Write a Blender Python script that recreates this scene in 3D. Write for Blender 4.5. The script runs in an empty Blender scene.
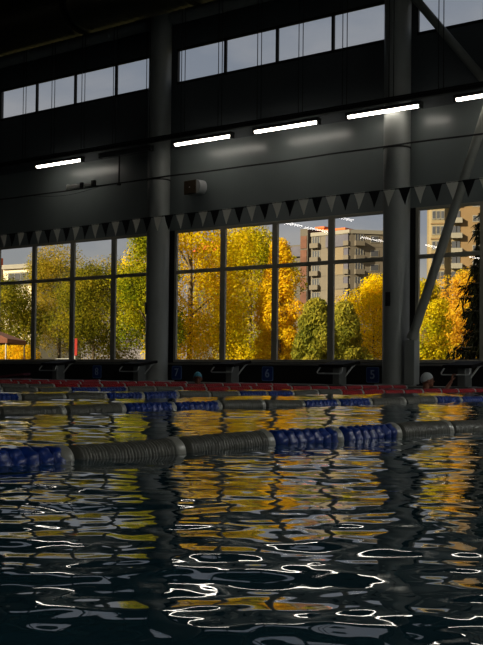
import bpy, bmesh, math, random
import numpy as np
from mathutils import Vector, Matrix
random.seed(7); np.random.seed(7)
S = bpy.context.scene
COL = S.collection
PI = math.pi
R = random.uniform

# ------------------------------------------------------------------ materials
def rgb(h):
    c = [int(h[i:i+2], 16)/255 for i in (0, 2, 4)]
    return [x/12.92 if x <= .04045 else ((x+.055)/1.055)**2.4 for x in c] + [1]

def mat(name, col, rough=.5, metal=0, noise=0, nscale=8, emit=None, estr=0, spec=.5, bump=0, coat=0):
    m = bpy.data.materials.new(name); m.use_nodes = True
    nt = m.node_tree; b = nt.nodes['Principled BSDF']
    c = rgb(col) if isinstance(col, str) else list(col)+[1]
    b.inputs['Base Color'].default_value = c
    b.inputs['Roughness'].default_value = rough
    b.inputs['Metallic'].default_value = metal
    b.inputs['Specular IOR Level'].default_value = spec
    if coat: b.inputs['Coat Weight'].default_value = coat
    if noise or bump:
        tc = nt.nodes.new('ShaderNodeTexCoord'); n = nt.nodes.new('ShaderNodeTexNoise')
        n.inputs['Scale'].default_value = nscale; n.inputs['Detail'].default_value = 5
        nt.links.new(tc.outputs['Object'], n.inputs['Vector'])
        if noise:
            mx = nt.nodes.new('ShaderNodeMix'); mx.data_type = 'RGBA'; mx.blend_type = 'MULTIPLY'
            mx.inputs[0].default_value = 1
            rp = nt.nodes.new('ShaderNodeValToRGB')
            rp.color_ramp.elements[0].position = .3; rp.color_ramp.elements[1].position = .7
            rp.color_ramp.elements[0].color = (1-noise,)*3+(1,); rp.color_ramp.elements[1].color = (1, 1, 1, 1)
            nt.links.new(n.outputs['Fac'], rp.inputs['Fac'])
            mx.inputs[6].default_value = c
            nt.links.new(rp.outputs['Color'], mx.inputs[7]); nt.links.new(mx.outputs[2], b.inputs['Base Color'])
        if bump:
            bp = nt.nodes.new('ShaderNodeBump'); bp.inputs['Strength'].default_value = bump
            nt.links.new(n.outputs['Fac'], bp.inputs['Height']); nt.links.new(bp.outputs['Normal'], b.inputs['Normal'])
    if emit:
        b.inputs['Emission Color'].default_value = rgb(emit); b.inputs['Emission Strength'].default_value = estr
    return m

def leafmat(name, cols, trans=.5):
    m = bpy.data.materials.new(name); m.use_nodes = True
    nt = m.node_tree; nt.nodes.clear()
    out = nt.nodes.new('ShaderNodeOutputMaterial'); g = nt.nodes.new('ShaderNodeNewGeometry')
    rp = nt.nodes.new('ShaderNodeValToRGB'); el = rp.color_ramp.elements
    while len(el) < len(cols): el.new(.5)
    for i, c in enumerate(cols):
        el[i].position = i/(len(cols)-1); el[i].color = rgb(c)
    tc = nt.nodes.new('ShaderNodeTexCoord'); n = nt.nodes.new('ShaderNodeTexNoise'); n.inputs['Scale'].default_value = .45
    nt.links.new(tc.outputs['Object'], n.inputs['Vector'])
    mix = nt.nodes.new('ShaderNodeMath'); mix.operation = 'MULTIPLY_ADD'; mix.inputs[1].default_value = .45
    sub = nt.nodes.new('ShaderNodeMapRange'); sub.inputs[1].default_value = .32; sub.inputs[2].default_value = .68
    sub.inputs[3].default_value = 0; sub.inputs[4].default_value = .55
    nt.links.new(n.outputs['Fac'], sub.inputs[0])
    nt.links.new(g.outputs['Random Per Island'], mix.inputs[0]); nt.links.new(sub.outputs[0], mix.inputs[2])
    nt.links.new(mix.outputs[0], rp.inputs['Fac'])
    d = nt.nodes.new('ShaderNodeBsdfDiffuse'); t = nt.nodes.new('ShaderNodeBsdfTranslucent'); ms = nt.nodes.new('ShaderNodeMixShader')
    ms.inputs[0].default_value = trans
    nt.links.new(rp.outputs[0], d.inputs[0]); nt.links.new(rp.outputs[0], t.inputs[0])
    nt.links.new(d.outputs[0], ms.inputs[1]); nt.links.new(t.outputs[0], ms.inputs[2]); nt.links.new(ms.outputs[0], out.inputs[0])
    return m

def glassmat():
    m = bpy.data.materials.new('window_glass'); m.use_nodes = True
    nt = m.node_tree; nt.nodes.clear()
    out = nt.nodes.new('ShaderNodeOutputMaterial'); tr = nt.nodes.new('ShaderNodeBsdfTransparent')
    gl = nt.nodes.new('ShaderNodeBsdfGlossy'); gl.inputs['Roughness'].default_value = .01
    tr.inputs[0].default_value = (.93, .94, .94, 1)
    fr = nt.nodes.new('ShaderNodeFresnel'); fr.inputs[0].default_value = 1.5
    ms = nt.nodes.new('ShaderNodeMixShader')
    nt.links.new(fr.outputs[0], ms.inputs[0]); nt.links.new(tr.outputs[0], ms.inputs[1]); nt.links.new(gl.outputs[0], ms.inputs[2])
    nt.links.new(ms.outputs[0], out.inputs[0])
    return m

M = dict(
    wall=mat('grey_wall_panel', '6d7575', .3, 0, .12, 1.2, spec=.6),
    wall_shaded=mat('shaded_wall_panel', '50565a', .5, 0, .15, 1.5),  # same wall, with the shade above the strip lights put into its colour
    black=mat('black_plinth', '0f0f0e', .6, 0, .2, 4),
    frame=mat('window_frame_metal', 'a09b8c', .5, .2, .1, 6),
    frame_dark=mat('dark_frame_metal', '15120d', .5, .1, .1, 6),
    sill=mat('sill_metal', '77756d', .4, .5, .1, 4),
    column=mat('painted_steel_column', '8a8d8a', .5, 0, .14, 2.5),
    steel=mat('painted_steel_brace', '83857f', .5, 0, .12, 4),
    ceiling=mat('dark_corrugated_roof', '12130f', .6, .1, .2, 2),
    duct=mat('ribbed_duct_metal', '4a4636', .4, .5, .2, 3),
    beam=mat('grey_roof_beam', 'a3a5a2', .55, 0, .15, 3),
    deck=mat('pool_deck_tile', '585a58', .35, 0, .2, 6),
    rimtile=mat('pool_edge_tile', '8d8d84', .4, 0, .15, 12),
    basin=mat('pool_basin_tile', '173a4a', .5, 0, .2, 4),
    hall=mat('dark_hall_wall', '74797a', .6, 0, .2, 1),
    tray=mat('black_cable_tray', '0d0d0d', .5, .3, .1, 5),
    housing=mat('lamp_housing', '1b1b1b', .5, 0, .1, 5),
    tube=mat('lit_diffuser', 'ffffff', .4, emit='fff6e8', estr=9),
    tube_off=mat('unlit_diffuser', '3a3d3e', .4, 0, .1, 5),
    cord=mat('black_cord', '0a0a0a', .6, 0, .1, 9),
    flag_w=mat('white_pennant', 'e4e4dc', .7, 0, .1, 9),
    flag_b=mat('black_pennant', '07080b', .7, 0, .2, 9),
    blue=mat('blue_float_plastic', '08307f', .4, 0, .2, 14, spec=.35),
    white=mat('white_float_plastic', '5c5c54', .45, 0, .25, 14, spec=.35),
    red=mat('red_float_plastic', '9c0710', .5, 0, .2, 14, spec=.25),
    disc=mat('pale_joint_disc', '94938a', .35, 0, .1, 14),
    cable=mat('steel_cable', '60625f', .4, .8, .1, 14),
    block_top=mat('dark_block_platform', '14110f', .85, 0, .2, 20, bump=.2, spec=.15),
    block_steel=mat('block_post_steel', '6f716d', .4, .4, .12, 9),
    bar=mat('polished_grip_bar', 'b5b7b5', .35, .3, .1, 9),
    sign_blue=mat('navy_number_plate', '123a86', .45, 0, .1, 12),
    sign_line=mat('number_plate_outline', '5e7fb8', .45, 0, .1, 12),
    digit=mat('number_plate_digit', 'a3b8dc', .45, 0, .1, 12),
    plate=mat('black_column_plate', '060813', .5, 0, .1, 12),
    plate_mark=mat('grey_plate_mark', '23252f', .5, 0, .1, 12),
    spk=mat('speaker_side', 'a3a6a6', .5, 0, .1, 12),
    grille=mat('brown_speaker_grille', '3a2b16', .7, 0, .3, 60, bump=.3),
    box_w=mat('pale_junction_box', 'dcdcd6', .5, 0, .1, 12),
    pink=mat('pink_board_foam', '6b2a3a', .7, 0, .15, 12),
    skin=mat('skin', '7a4a33', .55, 0, .12, 14),
    cap_w=mat('grey_swim_cap', 'a9afb0', .5, 0, .12, 10),
    cap_t=mat('teal_swim_cap', '3d93ab', .45, 0, .1, 10),
    lip=mat('dark_features', '2a1410', .6, 0, .1, 30),
    eye=mat('eye_dark', '0c0a09', .3, 0, .1, 30),
    trunk=mat('tree_bark', '6a5a40', .9, 0, .4, 6, bump=.4),
    trunk_dark=mat('dark_tree_bark', '2b241b', .9, 0, .4, 6, bump=.4),
    ground=mat('autumn_grass', '5d5a2a', .9, 0, .5, .6),
    b_tan=mat('beige_concrete_panel', '675e52', .85, 0, .18, .25),
    b_grey=mat('grey_concrete_panel', '564f46', .85, 0, .18, .25),
    b_cream=mat('cream_facade_panel', '74654e', .85, 0, .1, .3),
    b_brick=mat('brick_stair_tower', '6a4433', .9, 0, .4, .8),
    b_glass=mat('dark_window_pane', '4c4d52', .25, 0, .3, .4),
    b_loggia=mat('glazed_loggia', '55525e', .3, 0, .25, .5),
    b_frame=mat('pale_window_frame', '827c70', .7, 0, .1, 2),
    b_ochre=mat('ochre_tower_facade', '7a6140', .85, 0, .12, .3),
    b_ochre2=mat('pale_bay_facade', '857556', .85, 0, .12, .3),
    b_roof=mat('green_roof_edge', '47604c', .7, 0, .2, 1),
    b_orange=mat('orange_facade', 'd9652c', .8, 0, .15, .5),
    b_white=mat('white_facade', 'd8c9ac', .8, 0, .08, .5),
    tent=mat('brown_canopy_cloth', '7d4a32', .85, 0, .15, 3),
    pole=mat('white_pole', 'b0aca2', .5, 0, .1, 5),
    car_w=mat('pale_car_paint', 'a8a79f', .3, .2, .05, 3, coat=.5),
    car_d=mat('grey_car_paint', '5a5c5e', .3, .3, .05, 3, coat=.5),
    tyre=mat('tyre_rubber', '101010', .8, 0, .1, 9),
    redsign=mat('red_sign_panel', 'a8281a', .6, 0, .1, 5),
    glass=glassmat(),
)

# ------------------------------------------------------------------ mesh builder
class MB:
    def __init__(s): s.v = []; s.f = []; s.mi = []; s.sm = []
    def add(s, vs, fs, mi=0, smooth=False):
        o = len(s.v); s.v += [tuple(v) for v in vs]
        for f in fs: s.f.append(tuple(i+o for i in f)); s.mi.append(mi); s.sm.append(smooth)
    def box(s, x0, x1, y0, y1, z0, z1, mi=0, T=None):
        vs = [Vector((x, y, z)) for z in (z0, z1) for y in (y0, y1) for x in (x0, x1)]
        if T is not None: vs = [T @ v for v in vs]
        s.add(vs, [(0,2,3,1),(4,5,7,6),(0,1,5,4),(2,6,7,3),(0,4,6,2),(1,3,7,5)], mi)
    def bbox(s, x0, x1, y0, y1, z0, z1, b=.01, mi=0, T=None):
        # box with chamfered edges
        bm = bmesh.new(); bmesh.ops.create_cube(bm, size=1)
        for v in bm.verts:
            v.co = Vector(((x0+x1)/2+v.co.x*(x1-x0), (y0+y1)/2+v.co.y*(y1-y0), (z0+z1)/2+v.co.z*(z1-z0)))
        bmesh.ops.bevel(bm, geom=list(bm.edges), offset=b, segments=2, affect='EDGES', profile=.5)
        bm.verts.index_update()
        vs = [v.co.copy() for v in bm.verts]
        if T is not None: vs = [T @ v for v in vs]
        s.add(vs, [tuple(v.index for v in f.verts) for f in bm.faces], mi); bm.free()
    def tube(s, pts, r, n=10, mi=0, caps=True, smooth=True):
        pts = [Vector(p) for p in pts]; rs = r if isinstance(r, (list, tuple)) else [r]*len(pts)
        rings = []; up = None
        for i, p in enumerate(pts):
            d = (pts[min(i+1, len(pts)-1)]-pts[max(i-1, 0)]).normalized()
            if up is None:
                up = Vector((0, 0, 1)) if abs(d.z) < .9 else Vector((1, 0, 0))
            a = d.cross(up).normalized(); b = a.cross(d).normalized(); up = b
            rings.append([p+(a*math.cos(t)+b*math.sin(t))*rs[i] for t in [2*PI*k/n for k in range(n)]])
        vs = [v for rg in rings for v in rg]; fs = []
        for i in range(len(pts)-1):
            for k in range(n):
                fs.append((i*n+k, i*n+(k+1) % n, (i+1)*n+(k+1) % n, (i+1)*n+k))
        s.add(vs, fs, mi, smooth)
        if caps:
            s.add(rings[0], [tuple(range(n))[::-1]], mi); s.add(rings[-1], [tuple(range(n))], mi)
    def lathe(s, prof, axis, origin, n=20, mi=0, lobes=0, amp=0, twist=0):
        # prof: list of (t along axis, radius)
        a = Vector(axis).normalized(); u = Vector((0, 0, 1)) if abs(a.z) < .9 else Vector((1, 0, 0))
        x = a.cross(u).normalized(); y = a.cross(x); o = Vector(origin); vs = []
        for t, r in prof:
            for k in range(n):
                th = 2*PI*k/n; rr = r*(1+amp*math.cos(lobes*th+twist*t)) if lobes else r
                vs.append(o+a*t+(x*math.cos(th)+y*math.sin(th))*rr)
        fs = [(i*n+k, i*n+(k+1) % n, (i+1)*n+(k+1) % n, (i+1)*n+k) for i in range(len(prof)-1) for k in range(n)]
        s.add(vs, fs, mi, True)
        s.add(vs[:n], [tuple(range(n))[::-1]], mi); s.add(vs[-n:], [tuple(range(n))], mi)
    def ell(s, c, rad, n=16, m=10, mi=0, T=None):
        c = Vector(c); vs = []
        for i in range(m+1):
            ph = PI*i/m
            for k in range(n):
                th = 2*PI*k/n
                v = Vector((rad[0]*math.sin(ph)*math.cos(th), rad[1]*math.sin(ph)*math.sin(th), rad[2]*math.cos(ph)))
                if T is not None: v = T @ v
                vs.append(c+v)
        s.add(vs, [(i*n+k, (i+1)*n+k, (i+1)*n+(k+1) % n, i*n+(k+1) % n) for i in range(m) for k in range(n)], mi, True)
    def mesh(s, name, mats):
        me = bpy.data.meshes.new(name); me.from_pydata(s.v, [], s.f)
        for m in (mats if isinstance(mats, (list, tuple)) else [mats]): me.materials.append(m)
        me.polygons.foreach_set('material_index', s.mi); me.polygons.foreach_set('use_smooth', s.sm)
        me.update(); return me
    def build(s, name, mats, parent=None, loc=None):
        o = bpy.data.objects.new(name, s.mesh(name, mats)); COL.objects.link(o)
        if parent: o.parent = parent
        if loc: o.location = loc
        return o

def tag(o, label=None, cat=None, group=None, kind=None):
    if label: o['label'] = label
    if cat: o['category'] = cat
    if group: o['group'] = group
    if kind: o['kind'] = kind
    return o
def thing(name, label, cat, loc=(0, 0, 0), rz=0, group=None):
    o = bpy.data.objects.new(name, None); o.empty_display_size = .1; COL.objects.link(o)
    o.location = loc; o.rotation_euler = (0, 0, rz); return tag(o, label, cat, group)
def struct(o): o['kind'] = 'structure'; return o
def copy_tree(o, parent=None):
    c = o.copy(); COL.objects.link(c)
    if parent: c.parent = parent
    for ch in list(o.children): copy_tree(ch, c)
    return c
def text_mesh(name, body, size, m, parent, loc, rot):
    cu = bpy.data.curves.new(name, 'FONT'); cu.body = body; cu.size = size; cu.extrude = .003
    cu.align_x = 'CENTER'; cu.align_y = 'CENTER'; cu.offset = size*.012
    t = bpy.data.objects.new(name, cu); COL.objects.link(t)
    bpy.context.view_layer.update()
    me = bpy.data.meshes.new_from_object(t.evaluated_get(bpy.context.evaluated_depsgraph_get()))
    bpy.data.objects.remove(t)
    me.materials.clear(); me.materials.append(m)
    o = bpy.data.objects.new(name, me); COL.objects.link(o); o.parent = parent; o.location = loc; o.rotation_euler = rot
    return o

# ------------------------------------------------------------------ dimensions (metres; water level z = 0, camera over x = y = 0)
YW = 18.264            # inner face of the window wall
XL, XR, YB = -40.0, 6.0, -38.0
ZC = 9.8
SILL, LTOP, UBOT, UTOP = .4475, 3.356, 6.604, 7.414
TRANSOM = 2.431
COLS = [-28.93, -22.86, -16.79, -10.72, -4.65, 1.42]
BAYS = [(c+.26, d-.26) for c, d in zip(COLS[:-1], COLS[1:])]
EDGE = 16.76           # pool end wall

# ------------------------------------------------------------------ hall shell
w = MB()
TH = .1
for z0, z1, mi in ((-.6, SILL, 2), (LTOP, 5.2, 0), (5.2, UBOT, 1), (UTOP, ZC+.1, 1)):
    w.box(XL, XR, YW, YW+TH, z0, z1, mi)
xs = [XL]+[e for b in BAYS for e in b]+[XR]
for i in range(0, len(xs), 2):
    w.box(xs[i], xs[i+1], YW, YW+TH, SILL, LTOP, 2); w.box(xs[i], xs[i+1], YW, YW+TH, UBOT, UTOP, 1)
struct(w.build('wall_back', [M['wall'], M['wall_shaded'], M['black']]))
w = MB(); w.box(XL-.3, XL, YB-.3, YW+TH, -.6, ZC+.1); struct(w.build('wall_left', M['hall']))
w = MB(); w.box(XR, XR+.3, YB-.3, YW+TH, -.6, ZC+.1); struct(w.build('wall_right', M['hall']))
w = MB(); w.box(XL, XR, YB-.3, YB, -.6, ZC+.1); struct(w.build('wall_front', M['hall']))
# corrugated ceiling deck, ribs running along y
w = MB(); prof = []
x = XL-.3
while x < XR+.3:
    prof += [(x, ZC), (x+.14, ZC), (x+.19, ZC+.08), (x+.31, ZC+.08)]; x += .36
vs = [(px, y, pz) for y in (YB-.3, YW+TH) for px, pz in prof]; n = len(prof)
w.add(vs, [(i, i+1, n+i+1, n+i) for i in range(n-1)])
w.box(XL-.3, XR+.3, YB-.3, YW+TH, ZC+.1, ZC+.2)
struct(w.build('ceiling', M['ceiling']))
# pool deck and basin
PX0, PX1, PY0 = -26.0, .75, -33.0
w = MB()
w.box(XL, XR, EDGE, YW, -.5, .02); w.box(XL, PX0, YB, EDGE, -.5, .02); w.box(PX1, XR, YB, EDGE, -.5, .02); w.box(PX0, PX1, YB, PY0, -.5, .02)
struct(w.build('floor', M['deck']))
w = MB()
w.box(PX0, PX1, PY0, EDGE, -2.1, -2.0); w.box(PX0-.1, PX0, PY0, EDGE, -2.1, -.5); w.box(PX1, PX1+.1, PY0, EDGE, -2.1, -.5)
w.box(PX0, PX1, EDGE, EDGE+.1, -2.1, -.5); w.box(PX0, PX1, PY0-.1, PY0, -2.1, -.5)
struct(w.build('pool_basin', M['basin']))
w = MB(); w.bbox(PX0, PX1, EDGE-.02, EDGE+.22, .018, .035, .006)
struct(w.build('trim_1', M['rimtile']))          # pale kerb of the pool end
w = MB(); w.bbox(XL+.02, XR-.02, YW-.1, YW-.002, SILL-.06, SILL-.015, .006)
struct(w.build('trim_2', M['sill']))             # sill ledge under the lower windows

# windows
def window(n, b, z0, z1, transom):
    x0, x1 = b; dx = (x1-x0)/4; y0, y1 = YW-.015, YW+.045
    f = MB()
    mw = .07 if transom else .03
    for i in range(5):
        xc = x0+dx*i
        a, c = (xc-mw, xc+mw)
        if i == 0: a, c = x0, x0+mw
        if i == 4: a, c = x1-mw, x1
        f.bbox(a, c, y0, y1, z0, z1, .008)
    zz = [z0+.03, z1-.03]
    for z in zz: f.bbox(x0, x1, y0+.002, y1-.002, z-.03, z+.03, .008)
    if transom: f.bbox(x0, x1, y0+.001, y1-.001, transom-.04, transom+.04, .008)
    o = struct(f.build('window_%d' % n, M['frame'] if transom else M['frame_dark']))
    for i in range(4):
        a, c = x0+dx*i+mw, x0+dx*(i+1)-mw
        for q0, q1 in ([(z0+.06, transom-.04), (transom+.04, z1-.06)] if transom else [(z0+.06, z1-.06)]):
            p = MB(); p.add([(a, YW+.025, q0), (c, YW+.025, q0), (c, YW+.025, q1), (a, YW+.025, q1)], [(0, 1, 2, 3)])
            p.build('pane', M['glass'], o)
    return o
for i, b in enumerate(BAYS):
    window(i+1, b, SILL, LTOP, TRANSOM); window(i+6, b, UBOT, UTOP, None)

# ------------------------------------------------------------------ columns and bracing
YC = 18.0
col_lab = {1: 'round steel column beyond the left end of the windows',
           2: 'round grey steel column standing left of the sign reading 7',
           3: 'round grey steel column with square stub standing right of the sign reading 5'}
for i, cx in enumerate(COLS):
    if i not in (1, 2, 3): continue
    t = thing('steel_column', col_lab[i], 'column', (cx, YC, 0), group='round steel columns')
    s = MB(); s.tube([(0, 0, .03), (0, 0, 2), (0, 0, 5), (0, 0, ZC)], .252, 32); s.build('shaft', M['column'], t)
    s = MB(); s.bbox(-.3, .3, -.27, .258, .02, .05, .006); s.build('base_plate', M['column'], t)
    if i == 3:
        s = MB(); s.bbox(.31, .52, -.22, -.02, .05, .86, .012); s.build('brace_stub', M['column'], t)
    s = MB(); s.tube([(0, 0, 4.44), (0, 0, 4.47)], .262, 32); s.build('clamp_band', M['cord'], t)
for i, (xx, y) in {2: (-.11, -.235), 3: (-.02, -.25)}.items():
    t = thing('column_plate', 'small black plate fixed to the %s column at head height' % ('left' if i == 2 else 'right'), 'sign', (COLS[i]+xx, YC+y-.012, 1.62), rz=(-.42 if i == 2 else -.08), group='plates on the columns')
    s = MB(); s.bbox(-.055, .055, -.006, .006, -.13, .13, .004); s.build('plate', M['plate'], t)
    s = MB(); s.bbox(-.03, .03, -.009, -.005, -.06, .05, .002); s.build('plate_mark', M['plate_mark'], t)
def brace(label, p, q, r=.085):
    t = thing('diagonal_brace', label, 'brace', p); d = Vector(q)-Vector(p); u = d.normalized()
    s = MB(); s.tube([u*.12, d*.5, d], r, 20); s.build('tube', M['steel'], t)
    s = MB(); s.tube([u*-.02, u*.03, u*.13], [r*1.25, r*1.25, r*1.02], 20); s.build('end_sleeve', M['steel'], t)
brace('thick grey tube leaning right up from the stub of the right column', (-10.29, 17.86, .90), (-7.14, 17.86, 9.5))
brace('grey tube sloping down to the right from high on the right column', (-10.46, 18.06, 7.33), (-5.28, 18.06, .9), .08)

# ------------------------------------------------------------------ roof duct and beam
t = thing('ribbed_air_duct', 'dark ribbed round air duct running under the roof, top left', 'duct', (0, 16.5, 8.15))
for a, b in ((-38, -23.3), (-23.2, -20.6), (-20.45, -17.8), (-17.6, -14.6), (-14.4, -9.0)):
    s = MB(); pr = []; k = 0; L = b-a
    nn = int(L/.1)
    for j in range(nn+1):
        pr.append((a+L*j/nn, .56 if j % 2 else .6))
    s.lathe(pr, (1, 0, 0), (0, 0, 0), 28); s.build('duct_section', M['duct'], t)
for a in (-23.25, -20.52, -17.7, -14.5):
    s = MB(); s.lathe([(a-.09, .5), (a+.09, .5)], (1, 0, 0), (0, 0, 0), 24); s.build('collar', M['ceiling'], t)
    s = MB(); s.tube([(a, 0, .5), (a, 0, ZC-8.15)], .02, 8); s.build('hanger_rod', M['tray'], t)
for a, b, lab in ((COLS[1]+.27, COLS[2]-.27, 'grey roof edge beam above the upper windows left of the left column'), (COLS[2]+.27, COLS[3]-.27, 'grey roof edge beam above the upper windows between the two columns')):
    t = thing('roof_edge_beam', lab, 'beam', (0, 18.1, 7.93), group='beams over the upper windows')
    s = MB(); s.tube([(a, 0, .13), ((a+b)/2, 0, .13), (b, 0, .13)], .145, 20); s.build('tube', M['beam'], t)
    for k in range(1, 4):
        xx = a+(b-a)*k/4
        s = MB(); s.lathe([(xx-.03, .155), (xx+.03, .155)], (1, 0, 0), (0, 0, .13), 20); s.build('joint_ring', M['beam'], t)

# ------------------------------------------------------------------ lights along the window wall
YT, ZT = 17.66, 5.09
LEN = 1.63
t = thing('cable_tray', 'black cable tray carrying the row of lights across the window wall', 'cable tray', (0, YT, ZT+.12))
s = MB(); s.bbox(-26, -2, -.05, .05, .03, .1, .01); s.bbox(-26, -2, -.06, -.045, .1, .13, .004); s.bbox(-26, -2, .045, .06, .1, .13, .004); s.build('rail', M['tray'], t)
k = 0
x = -25.07
while x < -3:
    for e in (-.05, .05):
        s = MB(); s.tube([(x+e, 0, .09), (x+e, 0, ZC-ZT-.12)], .0085, 6); s.build('suspension_cord', M['cord'], t)
    x += 1.03
def luminaire(name, label, loc, L, lit, rz=0, group=None, w=.05, tube=None):
    t = thing(name, label, 'light', loc, rz, group)
    s = MB(); pr = []
    s.bbox(0, L, -w-.012, w+.012, .03, .095, .012); s.build('housing', M['housing'], t)
    s = MB(); n = 12; vs = []
    for xx in (.05, L-.05):
        for k in range(n+1):
            a = PI*k/n; vs.append((xx, math.cos(a)*w, .03-math.sin(a)*w*1.0))
    s.add(vs, [(k, k+1, n+2+k, n+1+k) for k in range(n)], 0, True)
    s.add(vs[:n+1], [tuple(range(n+1))]); s.add(vs[n+1:], [tuple(range(n+1))[::-1]])
    s.build('diffuser', tube or (M['tube'] if lit else M['tube_off']), t)
    for xx in (0, L-.05):
        s = MB(); s.bbox(xx, xx+.05, -w-.006, w+.006, -.035, .04, .012); s.build('end_cap', M['housing'], t)
    return t
lum = [(-20.49, True, 'lit strip light nearest the left edge above the left windows'), (-18.32, False, 'unlit strip light beside the left column, with a rod hanging near it'),
       (-16.04, True, 'lit strip light just right of the left column, above the speaker'), (-13.87, True, 'lit strip light in the middle between the two columns'),
       (-11.63, True, 'lit strip light crossing in front of the right column'), (-9.35, True, 'lit strip light at the right edge, above the leaning tube')]
for x, lit, lab in lum: luminaire('hanging_strip_light', lab, (x, YT, ZT), LEN, lit, group='strip lights on the cable tray')
# lights over the far side of the hall, which show as streaks in the window glass
far_lamp = mat('lit_far_diffuser', 'ffffff', .4, emit='fff8f0', estr=16)
for x, y0, L in ((-34.2, -11.2, 2.2), (-34.4, -14.2, 2.6), (-34.2, -20.2, 3.4), (-33.1, -24.6, 2.8), (-34.0, -33.6, 4.0), (-30.8, -10.8, 1.8)):
    luminaire('ceiling_light', 'ceiling light at the far side of the hall, a streak in the glass', (x, y0, 8.0), L, True, PI/2, 'ceiling lights over the far side', .1, far_lamp)
fill = mat('fill_lamp_diffuser', 'ffffff', .4, emit='f6f6ee', estr=310)  # unseen lamps added by the right wall to fill the dark hall
for x, y0, lab in ((3.6, 9.0, 'flood lamp by the right wall, second from the window wall, added out of view'), (3.6, 15.2, 'flood lamp by the right wall, next to the window wall, added out of view'), (4.4, -7.5, 'flood lamp by the right wall, beside the viewer, added out of view')):
    t = thing('fill_lamp', lab, 'light', (x, y0, 4.7), group='flood lamps added along the right wall')
    s = MB(); s.lathe([(-.03, .88), (.0, .9), (.04, .8), (.14, .14), (.2, .06)], (0, 0, 1), (0, 0, 0), 28); s.build('lamp_shade', M['housing'], t)
    s = MB(); s.lathe([(-.24, .02), (-.22, .1), (-.15, .2), (-.06, .26), (-.005, .28)], (0, 0, 1), (0, 0, 0), 24); s.build('diffuser', fill, t)
    s = MB(); s.tube([(0, 0, .15), (0, 0, ZC-4.7)], .015, 8); s.build('suspension_cord', M['cord'], t)

# cable along the wall with boxes, rod, speaker
t = thing('wall_cable', 'black cable running across the grey wall below the strip lights', 'cable', (0, 0, 0))
s = MB(); pts = []
for i in range(61):
    x = -26+i*.36
    pts.append((x, 17.72, 4.455-.004*math.sin(i*1.1)-.008*math.cos(i*.37)))
s.tube(pts, .017, 8); s.build('cable', M['cord'], t)
s = MB(); s.tube([(-20.6+.1*i, 17.70, 4.43-.09*math.sin(PI*i/22)) for i in range(23)], .006, 6); s.build('loose_wire', M['cord'], t)
t = thing('hanging_conduit', 'thin dark rod dropping from the cable tray to the wall cable', 'rod', (-17.8, 17.77, 4.44))
s = MB(); s.tube([(0, 0, 0), (0, 0, .73)], .018, 10); s.build('rod', M['cord'], t)
s = MB(); s.bbox(-.04, .04, -.03, .03, -.02, .03, .008); s.build('clamp', M['cord'], t)
t = thing('junction_box', 'long pale box sitting on the wall cable under the left strip light', 'box', (-19.2, 17.72, 4.475), group='boxes on the wall cable')
s = MB(); s.bbox(-.26, -.2, -.03, .03, 0, .11, .008); s.bbox(-.2, .2, -.03, .03, .0, .085, .01); s.build('case', M['box_w'], t)
s = MB(); s.bbox(.2, .27, -.035, .035, -.01, .12, .008); s.build('end_plug', M['cord'], t)
t = thing('junction_box', 'short pale box on the wall cable, nearest the hanging rod', 'box', (-18.72, 17.72, 4.475), group='boxes on the wall cable')
s = MB(); s.bbox(-.15, .1, -.03, .03, 0, .07, .008); s.build('case', M['box_w'], t)
s = MB(); s.bbox(.1, .2, -.04, .04, 0, .13, .01); s.build('end_plug', M['cord'], t)

t = thing('wall_speaker', 'wall speaker with brown grille and pale rounded side', 'speaker', (-15.68, 18.03, 4.21), rz=-.12)
s = MB()   # cabinet with rounded right end
n = 14; ring = [(-.3, -.15), (-.3, .15), (.06, .15)]
ring += [(.06+.13*math.sin(PI*k/n), .15*math.cos(PI*k/n)) for k in range(1, n)]+[(.06, -.15)]
vs = [(a, y, z) for y in (-.1, .1) for a, z in ring]; m_ = len(ring)
s.add(vs, [tuple(range(m_)), tuple(range(m_, 2*m_))[::-1]]+[(i, m_+i, m_+(i+1) % m_, (i+1) % m_) for i in range(m_)])
s.build('cabinet', M['spk'], t)
s = MB(); s.bbox(-.31, .07, -.125, -.09, -.15, .15, .012); s.build('grille', M['grille'], t)
s = MB(); s.box(-.03, .03, .09, .25, -.05, .05); s.build('bracket', M['cord'], t)
s = MB(); s.ell((-.12, -.127, 0), (.016, .006, .016), 10, 6); s.build('badge', M['box_w'], t)

# ------------------------------------------------------------------ backstroke pennants
YP = 11.76
t = thing('pennant_string', 'string of alternating white and black triangular flags across the pool', 'pennants', (0, YP, 0))
zf = lambda x: 2.44+.0085*(x+14.42)+.006*math.sin(x*2.1)
s = MB(); s.tube([(-25.8+.3*i, 0, zf(-25.8+.3*i)) for i in range(88)], .006, 6); s.build('cord', M['cord'], t)
for i in range(-8, 48):
    x = -14.42+.215*i
    tw = R(-.25, .25); sw = R(-.012, .012)
    vs = []
    for r in range(6):
        u = r/5; hw = .08*(1-u)+.001
        for c in (-1, 0, 1):
            vs.append((x+hw*c*math.cos(tw*u)+sw*u, hw*c*math.sin(tw*u)+.012*math.sin(u*3+i)*(u)-(.006 if c == 0 else 0), zf(x)-.205*u))
    s = MB(); s.add(vs, [(r*3+c, r*3+c+1, r*3+c+4, r*3+c+3) for r in range(5) for c in (0, 1)], 0, True)
    s.add([(x-.08, -.004, zf(x)-.012), (x+.08, -.004, zf(x)-.012), (x+.08, -.004, zf(x)+.008), (x-.08, -.004, zf(x)+.008)], [(0, 1, 2, 3)])
    o = s.build('flag', M['flag_w'] if i % 2 == 0 else M['flag_b'], t)
    o['label'] = 'white triangular flag' if i % 2 == 0 else 'black triangular flag'

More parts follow.
